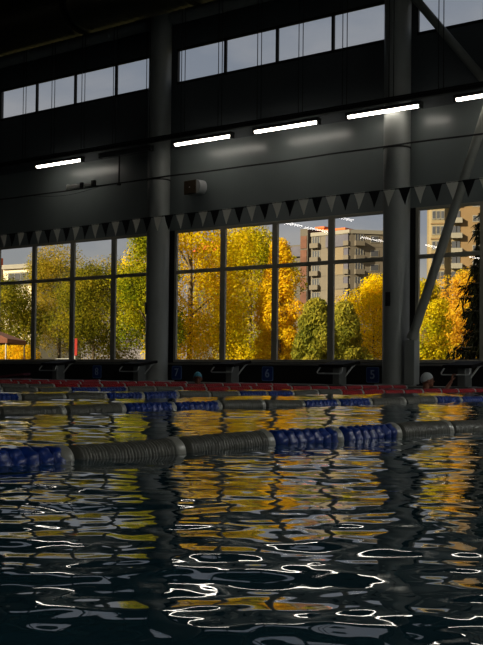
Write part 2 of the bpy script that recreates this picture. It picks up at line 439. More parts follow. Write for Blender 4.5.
# ------------------------------------------------------------------ number plates and starting blocks
for n, x in ((5, -11.375), (6, -13.91), (7, -16.42), (8, -18.925)):
    t = thing('number_sign', 'navy lane number sign reading %d on the black plinth' % n, 'sign', (x, YW-.012, .215), group='lane number signs')
    def rr(hw, hh, r, y0, y1, m_, nm):
        s = MB(); ring = []
        for cx, cz, a0 in ((hw-r, hh-r, 0), (-hw+r, hh-r, PI/2), (-hw+r, -hh+r, PI), (hw-r, -hh+r, 1.5*PI)):
            ring += [(cx+r*math.cos(a0+PI/2*k/5), cz+r*math.sin(a0+PI/2*k/5)) for k in range(6)]
        q = len(ring); s.add([(a, y, z) for y in (y0, y1) for a, z in ring], [tuple(range(q)), tuple(range(q, 2*q))[::-1]]+[(i, q+i, q+(i+1) % q, (i+1) % q) for i in range(q)])
        return s.build(nm, m_, t)
    rr(.145, .15, .035, -.002, .01, M['sign_line'], 'border')
    rr(.128, .133, .03, -.007, -.002, M['sign_blue'], 'plate')
    text_mesh('digit', str(n), .24, M['digit'], t, (0, -.011, 0), (PI/2, 0, 0))

def make_block():
    t = thing('starting_block', 'x', 'starting block', group='starting blocks')
    tilt = Matrix.Translation((0, 0, .385)) @ Matrix.Rotation(.135, 4, 'X')
    s = MB(); s.bbox(-.27, .27, -.26, .30, -.028, .028, .012, T=tilt); s.build('platform', M['block_top'], t)
    s = MB(); s.bbox(-.075, .075, -.09, .15, .018, .37, .015); s.build('post', M['block_steel'], t)
    s = MB(); s.bbox(-.15, .15, -.14, .2, .0, .022, .006); s.build('base_plate', M['block_steel'], t)
    s = MB(); zb = .215
    for sx in (-1, 1): pass
    s.tube([(-.235, -.235, .33), (-.262, -.30, zb+.03), (-.25, -.31, zb+.006), (-.22, -.31, zb), (.22, -.31, zb), (.25, -.31, zb+.006), (.262, -.30, zb+.03), (.235, -.235, .33)], .013, 10)
    s.build('grip_bar', M['bar'], t)
    s = MB(); s.tube([(.0, .1, .08), (.09, .12, .2), (.16, .2, .34), (.2, .27, .40)], .016, 8); s.tube([(0, .1, .08), (-.09, .12, .2), (-.16, .2, .34), (-.2, .27, .40)], .016, 8); s.build('support_tube', M['bar'], t)
    return t
blk = make_block()
names = ['starting block at the right edge, with a swimmer holding its bar', 'starting block left of the sign reading 5', 'starting block left of the sign reading 6, behind the teal cap',
         'starting block in front of the left column', 'starting block furthest left, between the pink board and the sign reading 8']
for i, lab in enumerate(names):
    o = blk if i == 0 else copy_tree(blk)
    o.location = (-8.716-2.5*i, EDGE+.08, .018); o['label'] = lab
t = thing('kick_board', 'pinkish flat board lying on the pool deck at the far left', 'board', (-20.75, 17.3, .05), rz=.15)
s = MB()
ring = [(-.5, -.2), (.3, -.2), (.44, -.13), (.5, 0), (.44, .13), (.3, .2), (-.5, .2)]
q = len(ring); s.add([(a*.9, b, z+.1*(a+.5)) for z in (-.025, .025) for a, b in ring], [tuple(range(q))[::-1], tuple(range(q, 2*q))]+[(i, (i+1) % q, q+(i+1) % q, q+i) for i in range(q)])
s.build('board', M['pink'], t)
s = MB(); s.bbox(-.43, .43, -.15, .15, -.03, -.0, .005); s.build('foot', M['pink'], t)

# ------------------------------------------------------------------ lane ropes
PITCH = .0485
def float_prof():
    return [(-.0238, .02), (-.0236, .039), (-.019, .0425), (-.006, .0445), (.006, .0445), (.018, .0425), (.0236, .039), (.0238, .02)]
def float_mesh(m_, name):
    s = MB(); s.lathe(float_prof(), (0, 1, 0), (0, 0, 0), 40, lobes=7, amp=.06, twist=60); return s.mesh(name, m_)
FM = {c: float_mesh(M[c], c+'_float') for c in ('blue', 'white', 'red')}
ws = MB(); ws.lathe([(-.0242, .03), (-.024, .0425), (-.018, .0445), (-.0165, .042), (-.0145, .042), (-.012, .0448), (-.004, .0452), (-.0025, .0425), (-.0005, .0425), (.001, .0452), (.009, .0448), (.0105, .042), (.0125, .042), (.014, .0445), (.024, .0425), (.0242, .03)], (0, 1, 0), (0, 0, 0), 40, lobes=11, amp=.014, twist=40)
FM['white'] = ws.mesh('white_float', M['white'])
sj = MB(); sj.lathe([(-.026, .016), (-.025, .042), (-.012, .046), (.006, .0485), (.012, .0485), (.02, .044), (.024, .016)], (0, 1, 0), (0, 0, 0), 28)
JM = sj.mesh('joint_disc', M['disc'])
rope_spec = [
    ('nearest lane rope, its pale floats in front of the viewer', 1.0, 100, [(2.035, 'blue'), (2.92, 'white'), (3.74, 'blue'), (4.6, 'white')], 1.55),
    ('second lane rope from the viewer, blue and pale floats across the picture', .5, 100, [(3.85, 'blue'), (4.81, 'white'), (5.71, 'blue'), (6.65, 'white'), (7.55, 'blue'), (8.58, 'white'), (9.5, 'blue'), (10.4, 'white')], 3.6),
    ('third lane rope from the viewer, turning red in front of the right column', .5, 100, [(6.09, 'blue'), (7.07, 'white'), (8.04, 'blue'), (8.99, 'white'), (9.96, 'blue'), (10.93, 'white'), (16.7, 'red')], 5.8),
    ('fourth lane rope from the viewer, turning red near the left column', 3.0, 100, [(7.95, 'blue'), (8.97, 'white'), (9.92, 'blue'), (10.95, 'white'), (16.7, 'red')], 7.8),
    ('fifth lane rope from the viewer, turning red below the leftmost starting block', 5.0, 100, [(8.97, 'blue'), (10.94, 'white'), (16.7, 'red')], 9.9),
    ('furthest visible lane rope, all red, close to the pool end at left', 8.0, 100, [(8.97, 'blue'), (10.94, 'white'), (16.7, 'red')], 11.9),
    ('seventh lane rope, a short red length at the far left by the wall', 11.0, 60, [(16.7, 'red')], 14.0),
]
for k, (lab, ys, nmax, spec, yv) in enumerate(rope_spec):
    X = -2.2465-2.5*k
    t = thing('lane_rope', lab, 'lane rope', (X, 0, 0), group='lane ropes')
    spec = list(spec)
    while spec[-1][0] < 10.5: spec.append((spec[-1][0]+.97, 'blue' if spec[-1][1] == 'white' else 'white'))
    if spec[-1][0] < 16.6: spec.append((16.7, 'red'))
    zoff = lambda y: .004*math.sin(y*2.3+k)+.003*math.sin(y*5.1+2*k)
    xoff = lambda y: .02*math.sin(y*.7+k*1.3)
    s = MB(); s.tube([(xoff(y0), y0, zoff(y0)+.001) for y0 in [ys+(16.74-ys)*i/60 for i in range(61)]], .008, 6); s.build('cable', M['cable'], t)
    items = []; a = ys
    for b, c in spec:
        if b <= a: continue
        nsec = max(1, round((b-a)/.485))
        for q in range(nsec):
            e0 = a+(b-a)*q/nsec; e1 = a+(b-a)*(q+1)/nsec
            nf = max(1, round((e1-e0-.05)/PITCH))
            for j in range(nf): items.append((e0+.05+(e1-e0-.05)*(j+.5)/nf-.025, c))
            items.append((e1-.025, 'joint'))
        a = b
    vis = [it for it in items if it[0] >= yv and it[1] != 'joint'][:nmax]
    vset = set(id(v) for v in vis)
    rest = MB(); mi = {'blue': 0, 'white': 1, 'red': 2}
    nj = 0
    for it in items:
        y0, c = it; loc = (xoff(y0), y0, zoff(y0)+.001)
        if c == 'joint':
            o = bpy.data.objects.new('joint_disc', JM); COL.objects.link(o); o.parent = t; o.location = loc
            o.rotation_euler = (R(-.06, .06), 0, R(-.06, .06)); nj += 1
        elif id(it) in vset:
            o = bpy.data.objects.new('float', FM[c]); COL.objects.link(o); o.parent = t; o.location = loc; o['label'] = c+' ribbed float'
            o.rotation_euler = (R(-.05, .05), R(0, 2), R(-.05, .05))
        else:
            rest.lathe(float_prof(), (0, 1, 0), loc, 18, mi[c], lobes=6, amp=.05, twist=42)
    if rest.v:
        o = rest.build('float_run', [M['blue'], M['white'], M['red']], t); o['kind'] = 'stuff'

# ------------------------------------------------------------------ water
def axis(lo, hi, base, g):
    pos = [0]
    while pos[-1] < hi: pos.append(pos[-1]+base+g*abs(pos[-1]))
    neg = [0]
    while neg[-1] > lo: neg.append(neg[-1]-base-g*abs(neg[-1]))
    a = np.array(neg[::-1][:-1]+pos); return np.clip(a, lo, hi)
ax = axis(PX0, PX1, .005, .0042); ay = axis(PY0, EDGE, .0045, .0034)
ax = np.unique(ax); ay = np.unique(ay)
ay = ay[(ay > -1.0)]; ay = np.concatenate([np.linspace(PY0, -1.05, 60), ay])
GX, GY = np.meshgrid(ax, ay); Z = np.zeros_like(GX)
rng = np.random.RandomState(11)
WAVES = [(40, .5, 2.0, .014), (80, .18, .5, .027), (90, .075, .18, .026), (90, .03, .075, .018)]
for n_, l0, l1, slope in WAVES:
    for i in range(n_):
        lam = math.exp(rng.uniform(math.log(l0), math.log(l1))); th = rng.normal(2.24, .75) if i % 3 else rng.uniform(0, 2*PI)
        kk = 2*PI/lam; amp = slope*math.sqrt(2/n_)/kk
        fade = np.clip(1.6-np.hypot(GX, GY)*.004/lam*2.2, 0, 1)
        Z += amp*fade*np.sin(kk*(GX*math.cos(th)+GY*math.sin(th))+rng.uniform(0, 2*PI))
ny, nx = GX.shape
co = np.stack([GX, GY, Z], -1).reshape(-1, 3)
idx = np.arange(nx*ny).reshape(ny, nx)
fc = np.stack([idx[:-1, :-1], idx[:-1, 1:], idx[1:, 1:], idx[1:, :-1]], -1).reshape(-1, 4)
me = bpy.data.meshes.new('pool_water')
me.vertices.add(len(co)); me.vertices.foreach_set('co', co.ravel())
me.loops.add(fc.size); me.loops.foreach_set('vertex_index', fc.ravel())
me.polygons.add(len(fc)); me.polygons.foreach_set('loop_start', np.arange(0, fc.size, 4)); me.polygons.foreach_set('loop_total', np.full(len(fc), 4))
me.polygons.foreach_set('use_smooth', np.ones(len(fc), dtype=bool)); me.update(calc_edges=True)
wm = mat('pool_water', (.014, .05, .07), .022, spec=.5)
wb = wm.node_tree.nodes['Principled BSDF']; wb.inputs['IOR'].default_value = 1.42
me.materials.append(wm)
wo = bpy.data.objects.new('pool_water', me); COL.objects.link(wo); struct(wo)
print('water', nx, ny)

# ------------------------------------------------------------------ swimmers
def swimmer(label, loc, rz, cap_m, arm):
    """Body faces local +y; origin at the chin on the water line."""
    t = thing('swimmer', label, 'person', loc, rz)
    b = MB()
    # head, jaw, nose, ears, neck
    b.ell((0, -.005, .125), (.075, .098, .105), 24, 16)
    b.ell((0, .035, .062), (.056, .062, .062), 20, 12)
    b.ell((0, .082, .022), (.026, .022, .02), 12, 8)
    b.tube([(0, .09, .125), (0, .108, .098), (0, .117, .082)], [.009, .012, .016], 10)
    b.ell((0.014, .1, .08), (.01, .012, .008), 8, 6); b.ell((-.014, .1, .08), (.01, .012, .008), 8, 6)
    b.ell((0, .09, .142), (.05, .016, .012), 12, 8)
    b.ell((0, .094, .05), (.024, .012, .011), 12, 8)
    for sx in (-1, 1): b.ell((sx*.078, -.012, .098), (.012, .022, .034), 10, 8)
    b.tube([(0, -.012, .06), (0, -.02, -.02), (0, -.03, -.09)], [.056, .055, .068], 16)
    # torso
    b.tube([(0, -.03, -.07), (0, -.03, -.14), (0, -.03, -.24), (0, -.02, -.36), (0, -.02, -.5), (0, -.02, -.62)], [.07, .125, .15, .14, .125, .14], 20)
    for sx in (-1, 1):
        b.ell((sx*.12, -.03, -.2), (.09, .1, .12), 16, 10)
        b.ell((sx*.175, -.03, -.14), (.066, .066, .066), 14, 10)
        b.tube([(sx*.02, -.03, -.06), (sx*.17, -.03, -.13)], [.05, .055], 12)
        b.tube([(sx*.09, -.02, -.6), (sx*.1, .03, -.85), (sx*.1, .02, -1.02), (sx*.1, -.08, -1.25), (sx*.1, -.14, -1.42)], [.085, .07, .052, .05, .034], 14)
        b.ell((sx*.1, -.09, -1.45), (.04, .11, .03), 12, 8)
    def limb(sh, el, wr, hd, up, closed, side):
        sh, el, wr, hd = map(Vector, (sh, el, wr, hd))
        b.tube([sh, (sh+el)/2, el], [.052, .047, .038], 14)
        b.ell(el, (.038, .038, .038), 12, 8)
        b.tube([el, el+(wr-el)*.35, wr], [.038, .041, .026], 14)
        d = (hd-wr).normalized(); sidev = d.cross(Vector(up)).normalized(); nrm = sidev.cross(d).normalized()
        palm = wr+d*.05
        T = Matrix((sidev, d, nrm)).transposed()
        b.ell(palm, (.04, .052, .018), 14, 10, T=T)
        for j, (off, ln) in enumerate(((-.03, .068), (-.01, .08), (.01, .076), (.03, .058))):
            p0 = wr+d*.085+sidev*off; fl = 1 if closed else .25
            p1 = p0+d*ln*.4-nrm*ln*.12*fl; p2 = p1+d*ln*.2*(1 if not closed else .3)-nrm*ln*.36*fl; p3 = p2-d*ln*.2*(fl if closed else -1)-nrm*ln*.28*fl
            b.tube([p0-d*.02, p0, p1, p2, p3], [.0105, .0105, .0095, .0088, .007], 8)
        th0 = wr+d*.03+sidev*.03*side
        b.tube([th0, th0+d*.028+sidev*.026*side-nrm*.01, th0+d*.055+sidev*.032*side-nrm*.03], [.0145, .0115, .009], 8)
    for a in arm: limb(*a)
    o = b.build('body', M['skin'], t)
    md = o.modifiers.new('remesh', 'REMESH'); md.mode = 'VOXEL'; md.voxel_size = .0055; md.use_smooth_shade = True
    sm = o.modifiers.new('smooth', 'SMOOTH'); sm.factor = .5; sm.iterations = 3
    # cap: slightly larger shell over the skull, cut along a slanted line over brow and ears
    c = MB(); n, m_ = 28, 14; vs = []
    for i in range(m_+1):
        u = i/m_
        for k in range(n):
            th = 2*PI*k/n; fr = math.sin(th)          # +1 at forehead
            lim = PI*(.53-.13*fr) ; ph = lim*u
            vs.append((.081*math.sin(ph)*math.cos(th), -.005+.104*math.sin(ph)*math.sin(th), .125+.112*math.cos(ph)))
    c.add(vs, [(i*n+k, (i+1)*n+k, (i+1)*n+(k+1) % n, i*n+(k+1) % n) for i in range(m_) for k in range(n)], 0, True)
    co_ = c.build('swim_cap', cap_m, t); sd = co_.modifiers.new('shell', 'SOLIDIFY'); sd.thickness = .004; sd.offset = 1
    for sx in (-1, 1):
        e = MB(); e.ell((sx*.031, .092, .122), (.014, .008, .007), 10, 8); e.build('eye', M['eye'], t)
    e = MB(); e.ell((0, .104, .052), (.022, .005, .004), 12, 6); e.build('mouth', M['lip'], t)
    return t
swimmer('swimmer in a pale grey cap facing right, one hand on the starting block bar', (-8.97, 16.06, .03), -.72, M['cap_w'],
        [((.18, -.03, -.15), (.17, .2, -.13), (.04, .40, .1), (.02, .44, .25), (-.6, -.6, .3), True, -1), ((-.18, -.03, -.15), (-.27, .06, -.36), (-.2, .28, -.42), (-.16, .38, -.42), (0, 0, 1), False, 1)])
swimmer('swimmer in a teal cap facing the viewer, only the head above water', (-13.9, 16.05, .0), PI+.68, M['cap_t'],
        [((.18, -.03, -.15), (.33, .05, -.3), (.36, .28, -.2), (.37, .4, -.18), (0, 0, 1), False, -1), ((-.18, -.03, -.15), (-.33, .05, -.3), (-.36, .28, -.2), (-.37, .4, -.18), (0, 0, 1), False, 1)])

# ------------------------------------------------------------------ outside: ground, trees, buildings
w = MB(); w.add([(-420, YW+TH+.05, -.1), (150, YW+TH+.05, -.1), (150, 420, -.1), (-420, 420, -.1)], [(0, 1, 2, 3)])
struct(w.build('ground', M['ground']))
K = 1.8
def leaf_cards(cent, rad, num, size, rs, elong=1.0, upward=0.0, squash=1.0):
    """leaf cards scattered over the outer shell of foliage clumps"""
    V = []; nC = len(cent)
    c = cent[rs.randint(0, nC, num)]; d = rs.normal(size=(num, 3)); d /= np.linalg.norm(d, axis=1)[:, None]
    r = rad*np.cbrt(rs.uniform(.25, 1, num))
    p = c+d*r[:, None]*np.array([1, 1, squash])
    nrm = d+rs.normal(size=(num, 3))*.55; nrm[:, 2] += .25; nrm /= np.linalg.norm(nrm, axis=1)[:, None]
    a = rs.normal(size=(num, 3)); a[:, 2] += upward
    a -= (a*nrm).sum(1)[:, None]*nrm; a /= np.linalg.norm(a, axis=1)[:, None]; b = np.cross(nrm, a)
    s = size*rs.uniform(.6, 1.25, num)[:, None]
    v = np.stack([p-a*s*elong, p-b*s*.55+a*s*.1, p+a*s*elong, p+b*s*.55+a*s*.1], 1).reshape(-1, 3)
    return v
def tree(name, label, cat, X, Y, ztop, rad, mats, seed, z0=.3, n=9000, size=.17, clumps=70, elong=1.0, upward=0, shape='round', trunk='trunk', group=None):
    X, Y, ztop, rad = X*K, Y*K, .24+(ztop-.24)*K, rad*K*1.12; rs = np.random.RandomState(seed)
    t = thing(name, label, cat, (X, Y, -.1), group=group); zt = ztop+.1
    cs = []
    while len(cs) < clumps:
        u = rs.uniform(0, 1); ang = rs.uniform(0, 2*PI)
        if shape == 'round': pr = math.sin(PI*min(1, .12+u*.86))**.6
        elif shape == 'cone': pr = (1-u)**.8*.95+.06
        else: pr = (1-u*.6)*math.sin(PI*min(1, .2+u*.78))**.5
        q = rad*pr*math.sqrt(rs.uniform(.15, 1))*rs.uniform(.75, 1.08)
        cs.append((q*math.cos(ang), q*math.sin(ang), z0+(zt-z0)*(.03+u*.93)))
    cs = np.array(cs)
    v = leaf_cards(cs, rad*.36, int(n*3.0), size*.72, rs, elong, upward)
    v[:, 2] = np.maximum(v[:, 2], .05)
    me = bpy.data.meshes.new('foliage'); nq = len(v)//4
    me.vertices.add(len(v)); me.vertices.foreach_set('co', v.ravel()); me.loops.add(len(v)); me.loops.foreach_set('vertex_index', np.arange(len(v)))
    me.polygons.add(nq); me.polygons.foreach_set('loop_start', np.arange(0, len(v), 4)); me.polygons.foreach_set('loop_total', np.full(nq, 4)); me.update(calc_edges=True)
    me.materials.append(mats); o = bpy.data.objects.new('foliage', me); COL.objects.link(o); o.parent = t
    s = MB(); r0 = max(.06, .015*zt)
    s.tube([(0, 0, -.05), (.03, 0, zt*.3), (-.04, .05, zt*.6), (0, 0, zt*.92)], [r0, r0*.8, r0*.5, r0*.15], 10)
    for c in cs[::max(1, clumps//14)]:
        s.tube([(0, 0, max(.3, c[2]*.65)), (c[0]*.5, c[1]*.5, c[2]*.88), tuple(c)], [r0*.35, r0*.22, .02], 6)
    s.build('trunk', M[trunk], t)
    return t
L_yel = leafmat('yellow_leaves', ['a89a10', 'd2b80e', 'e6c810', 'f0d018', 'e6b814'])
L_yelgrn = leafmat('yellow_green_leaves', ['6f7a14', '9c9c16', 'c4b018', 'dcc01c', 'dcb01c'])
L_org = leafmat('orange_leaves', ['d0b01c', 'e0c01e', 'e8c420', 'e8b820', 'dca820'])
L_mix = leafmat('rust_and_yellow_leaves', ['b47a24', 'cc9a2c', 'd8ac2c', 'd8b82c', 'c8bc30'])
L_olive = leafmat('olive_leaves', ['4e5218', '75701e', '988824', 'b89c30', 'ccaa3c'])
L_green = leafmat('green_leaves', ['3a4014', '565818', '74701c', '968a22', 'b89e30'])
L_green2 = leafmat('bright_green_leaves', ['46560f', '687414', '8c8c18', 'aca01e', 'c0a824'])
L_pine = leafmat('pale_pine_needles', ['565e22', '76782a', '969032', 'b2a43c', 'c0b246'])
L_shaded = leafmat('shaded_spruce_needles', ['040503', '070805', '0a0b06', '0d0d07', '110f07'], .1)  # the spruce stands in shade, which is put into its needle colour
G = 'autumn trees outside the windows'
tree('leafy_tree', 'dark green tree behind the brown canopy at the far left', 'tree', -48.3, 40, 5.0, 2.0, L_green, 1, n=8000, group=G)
tree('leafy_tree', 'tall olive yellow tree in the second pane from the left', 'tree', -48.8, 44, 7.3, 2.3, L_olive, 2, z0=2.4, n=10000, size=.14, group=G)
tree('leafy_tree', 'dark green tree in the third pane from the left', 'tree', -37.6, 36, 4.8, 1.8, L_green, 3, z0=2.6, n=7000, size=.14, group=G)
tree('leafy_tree', 'green tree rising to the pane top beside the left column', 'tree', -29.4, 31, 5.9, 1.4, L_green2, 4, z0=2.2, n=7000, size=.14, shape='tall', group=G)
tree('leafy_tree', 'pale yellow tree furthest back, left of the left column', 'tree', -57.5, 57, 8.0, 3.0, L_olive, 5, n=9000, size=.17, group=G)
tree('leafy_tree', 'big bright yellow tree just right of the left column', 'tree', -29.9, 34, 9.0, 2.1, L_yel, 6, n=15000, size=.15, clumps=110, group=G)
tree('leafy_tree', 'broad yellow tree filling the second pane between the columns', 'tree', -31.9, 40.5, 6.9, 1.9, L_yelgrn, 7, n=13000, size=.15, clumps=90, group=G)
tree('leafy_tree', 'orange yellow tree in front of the long apartment block', 'tree', -27.0, 36.2, 5.7, 1.0, L_org, 8, n=9000, size=.13, clumps=70, shape='tall', group=G)
tree('pine_tree', 'pale green pine below the brick stair tower', 'tree', -23.7, 34, 2.9, .9, L_pine, 9, n=8000, size=.13, elong=1.6, upward=1.2, shape='cone', group=G)
tree('pine_tree', 'pale green pine right of the last thin mullion before the right column', 'tree', -24.4, 37, 2.9, .95, L_pine, 10, n=7000, size=.13, elong=1.6, upward=1.2, shape='cone', group=G)
tree('leafy_tree', 'rounded golden tree just left of the right column', 'tree', -27.7, 44.5, 4.5, 1.8, L_yel, 11, n=10000, size=.15, group=G)
tree('leafy_tree', 'rust and yellow tree right of the leaning tube', 'tree', -21.0, 40.5, 4.2, 1.5, L_mix, 12, n=11000, size=.14, clumps=80, group=G)
tree('leafy_tree', 'golden tree glimpsed left of the leaning tube', 'tree', -20.3, 36, 3.6, .9, L_yelgrn, 13, n=6000, size=.13, group=G)
tree('leafy_tree', 'low rust coloured tree behind the pale pines', 'tree', -31.6, 42, 2.4, 1.0, L_mix, 15, n=5000, size=.14, group=G)
tree('flowering_bush', 'low golden bush under the brown canopy at the far left', 'bush', -36.2, 30, 1.25, .95, L_org, 14, z0=.1, n=5000, size=.1, clumps=40)
# dark spruce with drooping layers
def spruce(X, Y, ztop, rad, seed):
    X, Y, ztop, rad = X*K, Y*K, .24+(ztop-.24)*K, rad*K; rs = np.random.RandomState(seed)
    t = thing('spruce_tree', 'dark spruce with drooping branches at the right edge', 'tree', (X, Y, -.1)); V = []; s = MB()
    s.tube([(0, 0, -.05), (0, 0, ztop*.5), (0, 0, ztop)], [.2, .12, .03], 8)
    for i in range(36):
        z = .5+(ztop-.7)*i/35+rs.uniform(-.12, .12); L = rad*(1-.75*i/35)*rs.uniform(.85, 1.15)
        for j in range(9):
            a = 2*PI*(j+rs.uniform(0, .8))/9; l = L*rs.uniform(.75, 1.1)
            pts = [Vector((math.cos(a)*l*u, math.sin(a)*l*u, z-.32*l*u+.22*l*u*u)) for u in (0, .35, .7, 1)]
            s.tube([tuple(p) for p in pts], [.04, .03, .02, .008], 5)
            for q in range(80):
                u = rs.uniform(.1, 1); p = pts[0].lerp(pts[3], u); p.z = z-.32*l*u+.22*l*u*u
                w_ = .3*(1.1-u*.7)
                d = Vector((rs.normal()*w_, rs.normal()*w_, -abs(rs.normal())*.42)); e = Vector((rs.normal(), rs.normal(), rs.normal())).normalized()*.045
                tip = Vector((math.cos(a), math.sin(a), -.2))*.12
                V += [p-e*1.3, p+d*.5-e, p+d+tip, p+d*.5+e*1.3]
    f = MB(); f.add(V, [(4*i, 4*i+1, 4*i+2, 4*i+3) for i in range(len(V)//4)])
    f.build('foliage', L_shaded, t); s.build('trunk', M['trunk_dark'], t)
spruce(-13.0, 27, 5.6, 1.25, 21)

# ---- apartment blocks
def facade(t, O, U, width, H, nfl, cells, wallm, dep):
    """cells: list of (u0,u1,kind) per floor, laid out on a wall plane starting at O running along U"""
    U = Vector(U).normalized(); N = Vector((U.y, -U.x, 0))         # outward normal (towards the viewer)
    T = Matrix(((U.x, N.x, 0, O[0]), (U.y, N.y, 0, O[1]), (0, 0, 1, O[2]), (0, 0, 0, 1)))
    fh = H/nfl
    for fl in range(nfl):
        z = fl*fh
        for u0, u1, kind in cells:
            if kind == 'win':
                s = MB(); s.box(u0-.12, u1+.12, -.05, .08, z+.85, z+2.35, T=T); f = s.build('window', M['b_frame'], t)
                s = MB(); s.box(u0, u1, .05, .1, z+.97, z+2.23, T=T)
                o = s.build('pane', M['b_glass'], f)
            elif kind == 'loggia':
                s = MB(); s.box(u0, u1, -.05, .5, z+.15, z+1.15, T=T); s.box(u0, u1, -.05, .5, z+2.55, z+2.75, T=T); f = s.build('balcony', wallm, t)
                s = MB(); s.box(u0+.1, u1-.1, .0, .4, z+1.15, z+2.55, T=T); s.build('balcony_glazing', M['b_loggia'], f)
            elif kind == 'open':
                s = MB(); s.box(u0, u1, -.05, .9, z+.1, z+1.1, T=T); f = s.build('balcony', wallm, t)
                s = MB(); s.box(u0+.1, u1-.1, .02, .06, z+1.1, z+2.5, T=T); s.build('balcony_glazing', M['b_glass'], f)
                s = MB(); n3 = 3
                for q in range(n3+1):
                    uu = u0+.1+(u1-u0-.25)*q/n3; s.box(uu, uu+.12, .05, .12, z+1.1, z+2.5, T=T)
                s.build('glazing_bars', M['b_frame'], f)
            elif kind == 'panel':
                s = MB(); s.box(u0, u1, -.05, .06, z+.12, z+fh-.12, T=T); s.build('wall_panel', M['b_cream'] if fl % 3 else M['b_tan'], t)
        s = MB(); s.box(0, width, -.05, .03, z-.04, z+.04, T=T); s.build('floor_joint', M['b_grey'], t)
    return T
def block(t, pts, z0, z1, m_, name='walls'):
    s = MB(); n = len(pts); s.add([(x, y, z) for z in (z0, z1) for x, y in pts], [tuple(range(n))[::-1], tuple(range(n, 2*n))]+[(i, (i+1) % n, n+(i+1) % n, n+i) for i in range(n)])
    return s.build(name, m_, t)
t = thing('apartment_block', 'long beige panel apartment block with a brick stair tower and rooftop huts', 'building', (-127, 194.5, 0))
# local frame: corner at origin; main face runs to the left (u) and the side face to the right
UL = Vector((-.80, .03, 0)).normalized(); UR = Vector((.62, .78, 0)).normalized()
W1, H1, NF = 10.4, 29.7, 10
A = Vector((0, 0, 0)); Bp = UL*W1; Cc = UR*14; D = Bp+UR*14
block(t, [tuple(Bp.xy), tuple(A.xy), tuple(Cc.xy), tuple(D.xy)], 0, H1, M['b_tan'])
s = MB()
for p, q in ((Bp, A), (A, Cc)):
    d = (q-p).normalized(); nn = Vector((d.y, -d.x, 0))
    s.add([p+nn*.2+Vector((0, 0, H1-.3)), q+nn*.2+Vector((0, 0, H1-.3)), q+nn*.2+Vector((0, 0, H1+.5)), p+nn*.2+Vector((0, 0, H1+.5)), p-nn*.2+Vector((0, 0, H1+.5)), q-nn*.2+Vector((0, 0, H1+.5))], [(0, 1, 2, 3), (3, 2, 5, 4)])
s.build('parapet', M['b_frame'], t)
facade(t, tuple(Bp), tuple(-UL), W1, H1, NF, [(.5, 2.7, 'open'), (5.0, 8.8, 'panel'), (9.0, 10.3, 'loggia')], M['b_tan'], 14)
facade(t, (0, 0, 0), tuple(UR), 14, H1, NF, [(1.0, 3.0, 'open'), (4.6, 6.2, 'win'), (7.6, 9.2, 'win'), (10.8, 12.4, 'win')], M['b_tan'], 14)
TW = Bp+UL*.0
T0, T1 = Bp+Vector((0, -.9, 0)), Bp+UL*2.0+Vector((0, -.9, 0))
block(t, [tuple(T1.xy), tuple(T0.xy), (T0.x, T0.y+8), (T1.x, T1.y+8)], 0, H1+1.4, M['b_grey'], 'stair_tower')
for fl in range(NF):
    s = MB(); s.box(T1.x+.2, T0.x-.2, T0.y-.12, T0.y+.1, fl*2.97+.15, fl*2.97+2.8); s.build('brick_panel', M['b_brick'], t)
B2 = Bp+UL*2.0+Vector((0, 1.5, 0)); B3 = B2+UL*13
block(t, [tuple(B3.xy), tuple(B2.xy), (B2.x+6, B2.y+12), (B3.x+6, B3.y+12)], 0, H1-1.6, M['b_grey'], 'rear_wing')
facade(t, tuple(B3), tuple(-UL), 13, H1-1.6, NF, [(1, 2.6, 'win'), (5, 6.6, 'win'), (8.6, 10.0, 'win')], M['b_grey'], 10)
s = MB(); s.box(B2.x-5.6, B2.x-.6, B2.y-.5, B2.y+.2, H1-4.2, H1-2.0); s.build('balcony_glazing', M['b_loggia'], t)
s = MB(); s.box(-6.0, -1.4, -.2, .3, H1-2.9, H1-.5); s.build('balcony_glazing', M['b_loggia'], t)
# rooftop hut catching the sun
for x0, x1, y0, z1 in ((-8.5, -3.6, 3.5, 1.5), (-12.0, -10.0, 5, 2.4)):
    s = MB(); s.box(x0, x1, y0, y0+3, H1, H1+z1); s.box(x0-.2, x1+.2, y0-.2, y0+3.2, H1+z1-.4, H1+z1); s.build('rooftop_hut', M['b_orange'], t)

t = thing('apartment_tower', 'tall ochre apartment tower with bay windows seen past the leaning tube', 'building', (-111, 198.3, 0), rz=.49)
HT, NT = 42, 14
block(t, [(6.6, 0), (30, 0), (30, 14), (6.6, 14)], 0, HT, M['b_ochre'])
block(t, [(0, .3), (6.6, .3), (6.6, 14), (0, 14)], 0, 34.0, M['b_ochre2'], 'lower_wing')
block(t, [(.9, -.9), (3.5, -.9), (4.2, .4), (.3, .4)], 0, 33.6, M['b_ochre2'], 'bay_front')
for fl in range(11):
    z = fl*3.05
    for u0 in (1.0, 1.85, 2.7):
        s = MB(); s.box(u0, u0+.75, -1.02, -.85, z+.8, z+2.6); f = s.build('window', M['b_frame'], t)
        s = MB(); s.box(u0+.1, u0+.65, -1.06, -.9, z+1.0, z+2.45); s.build('pane', M['b_glass'], f)
    s = MB(); s.box(.75, 3.65, -1.05, -.8, z-.12, z+.12); s.build('bay_band', M['b_ochre'], t)
    s = MB(); s.box(4.8, 7.0, -1.0, .35, z+.1, z+1.15); f = s.build('balcony', M['b_frame'], t)
    s = MB(); s.box(4.9, 5.8, -.12, .32, z+1.15, z+2.6); s.box(5.95, 6.55, -.12, .32, z+1.15, z+2.6); s.build('balcony_glazing', M['b_glass'], f)
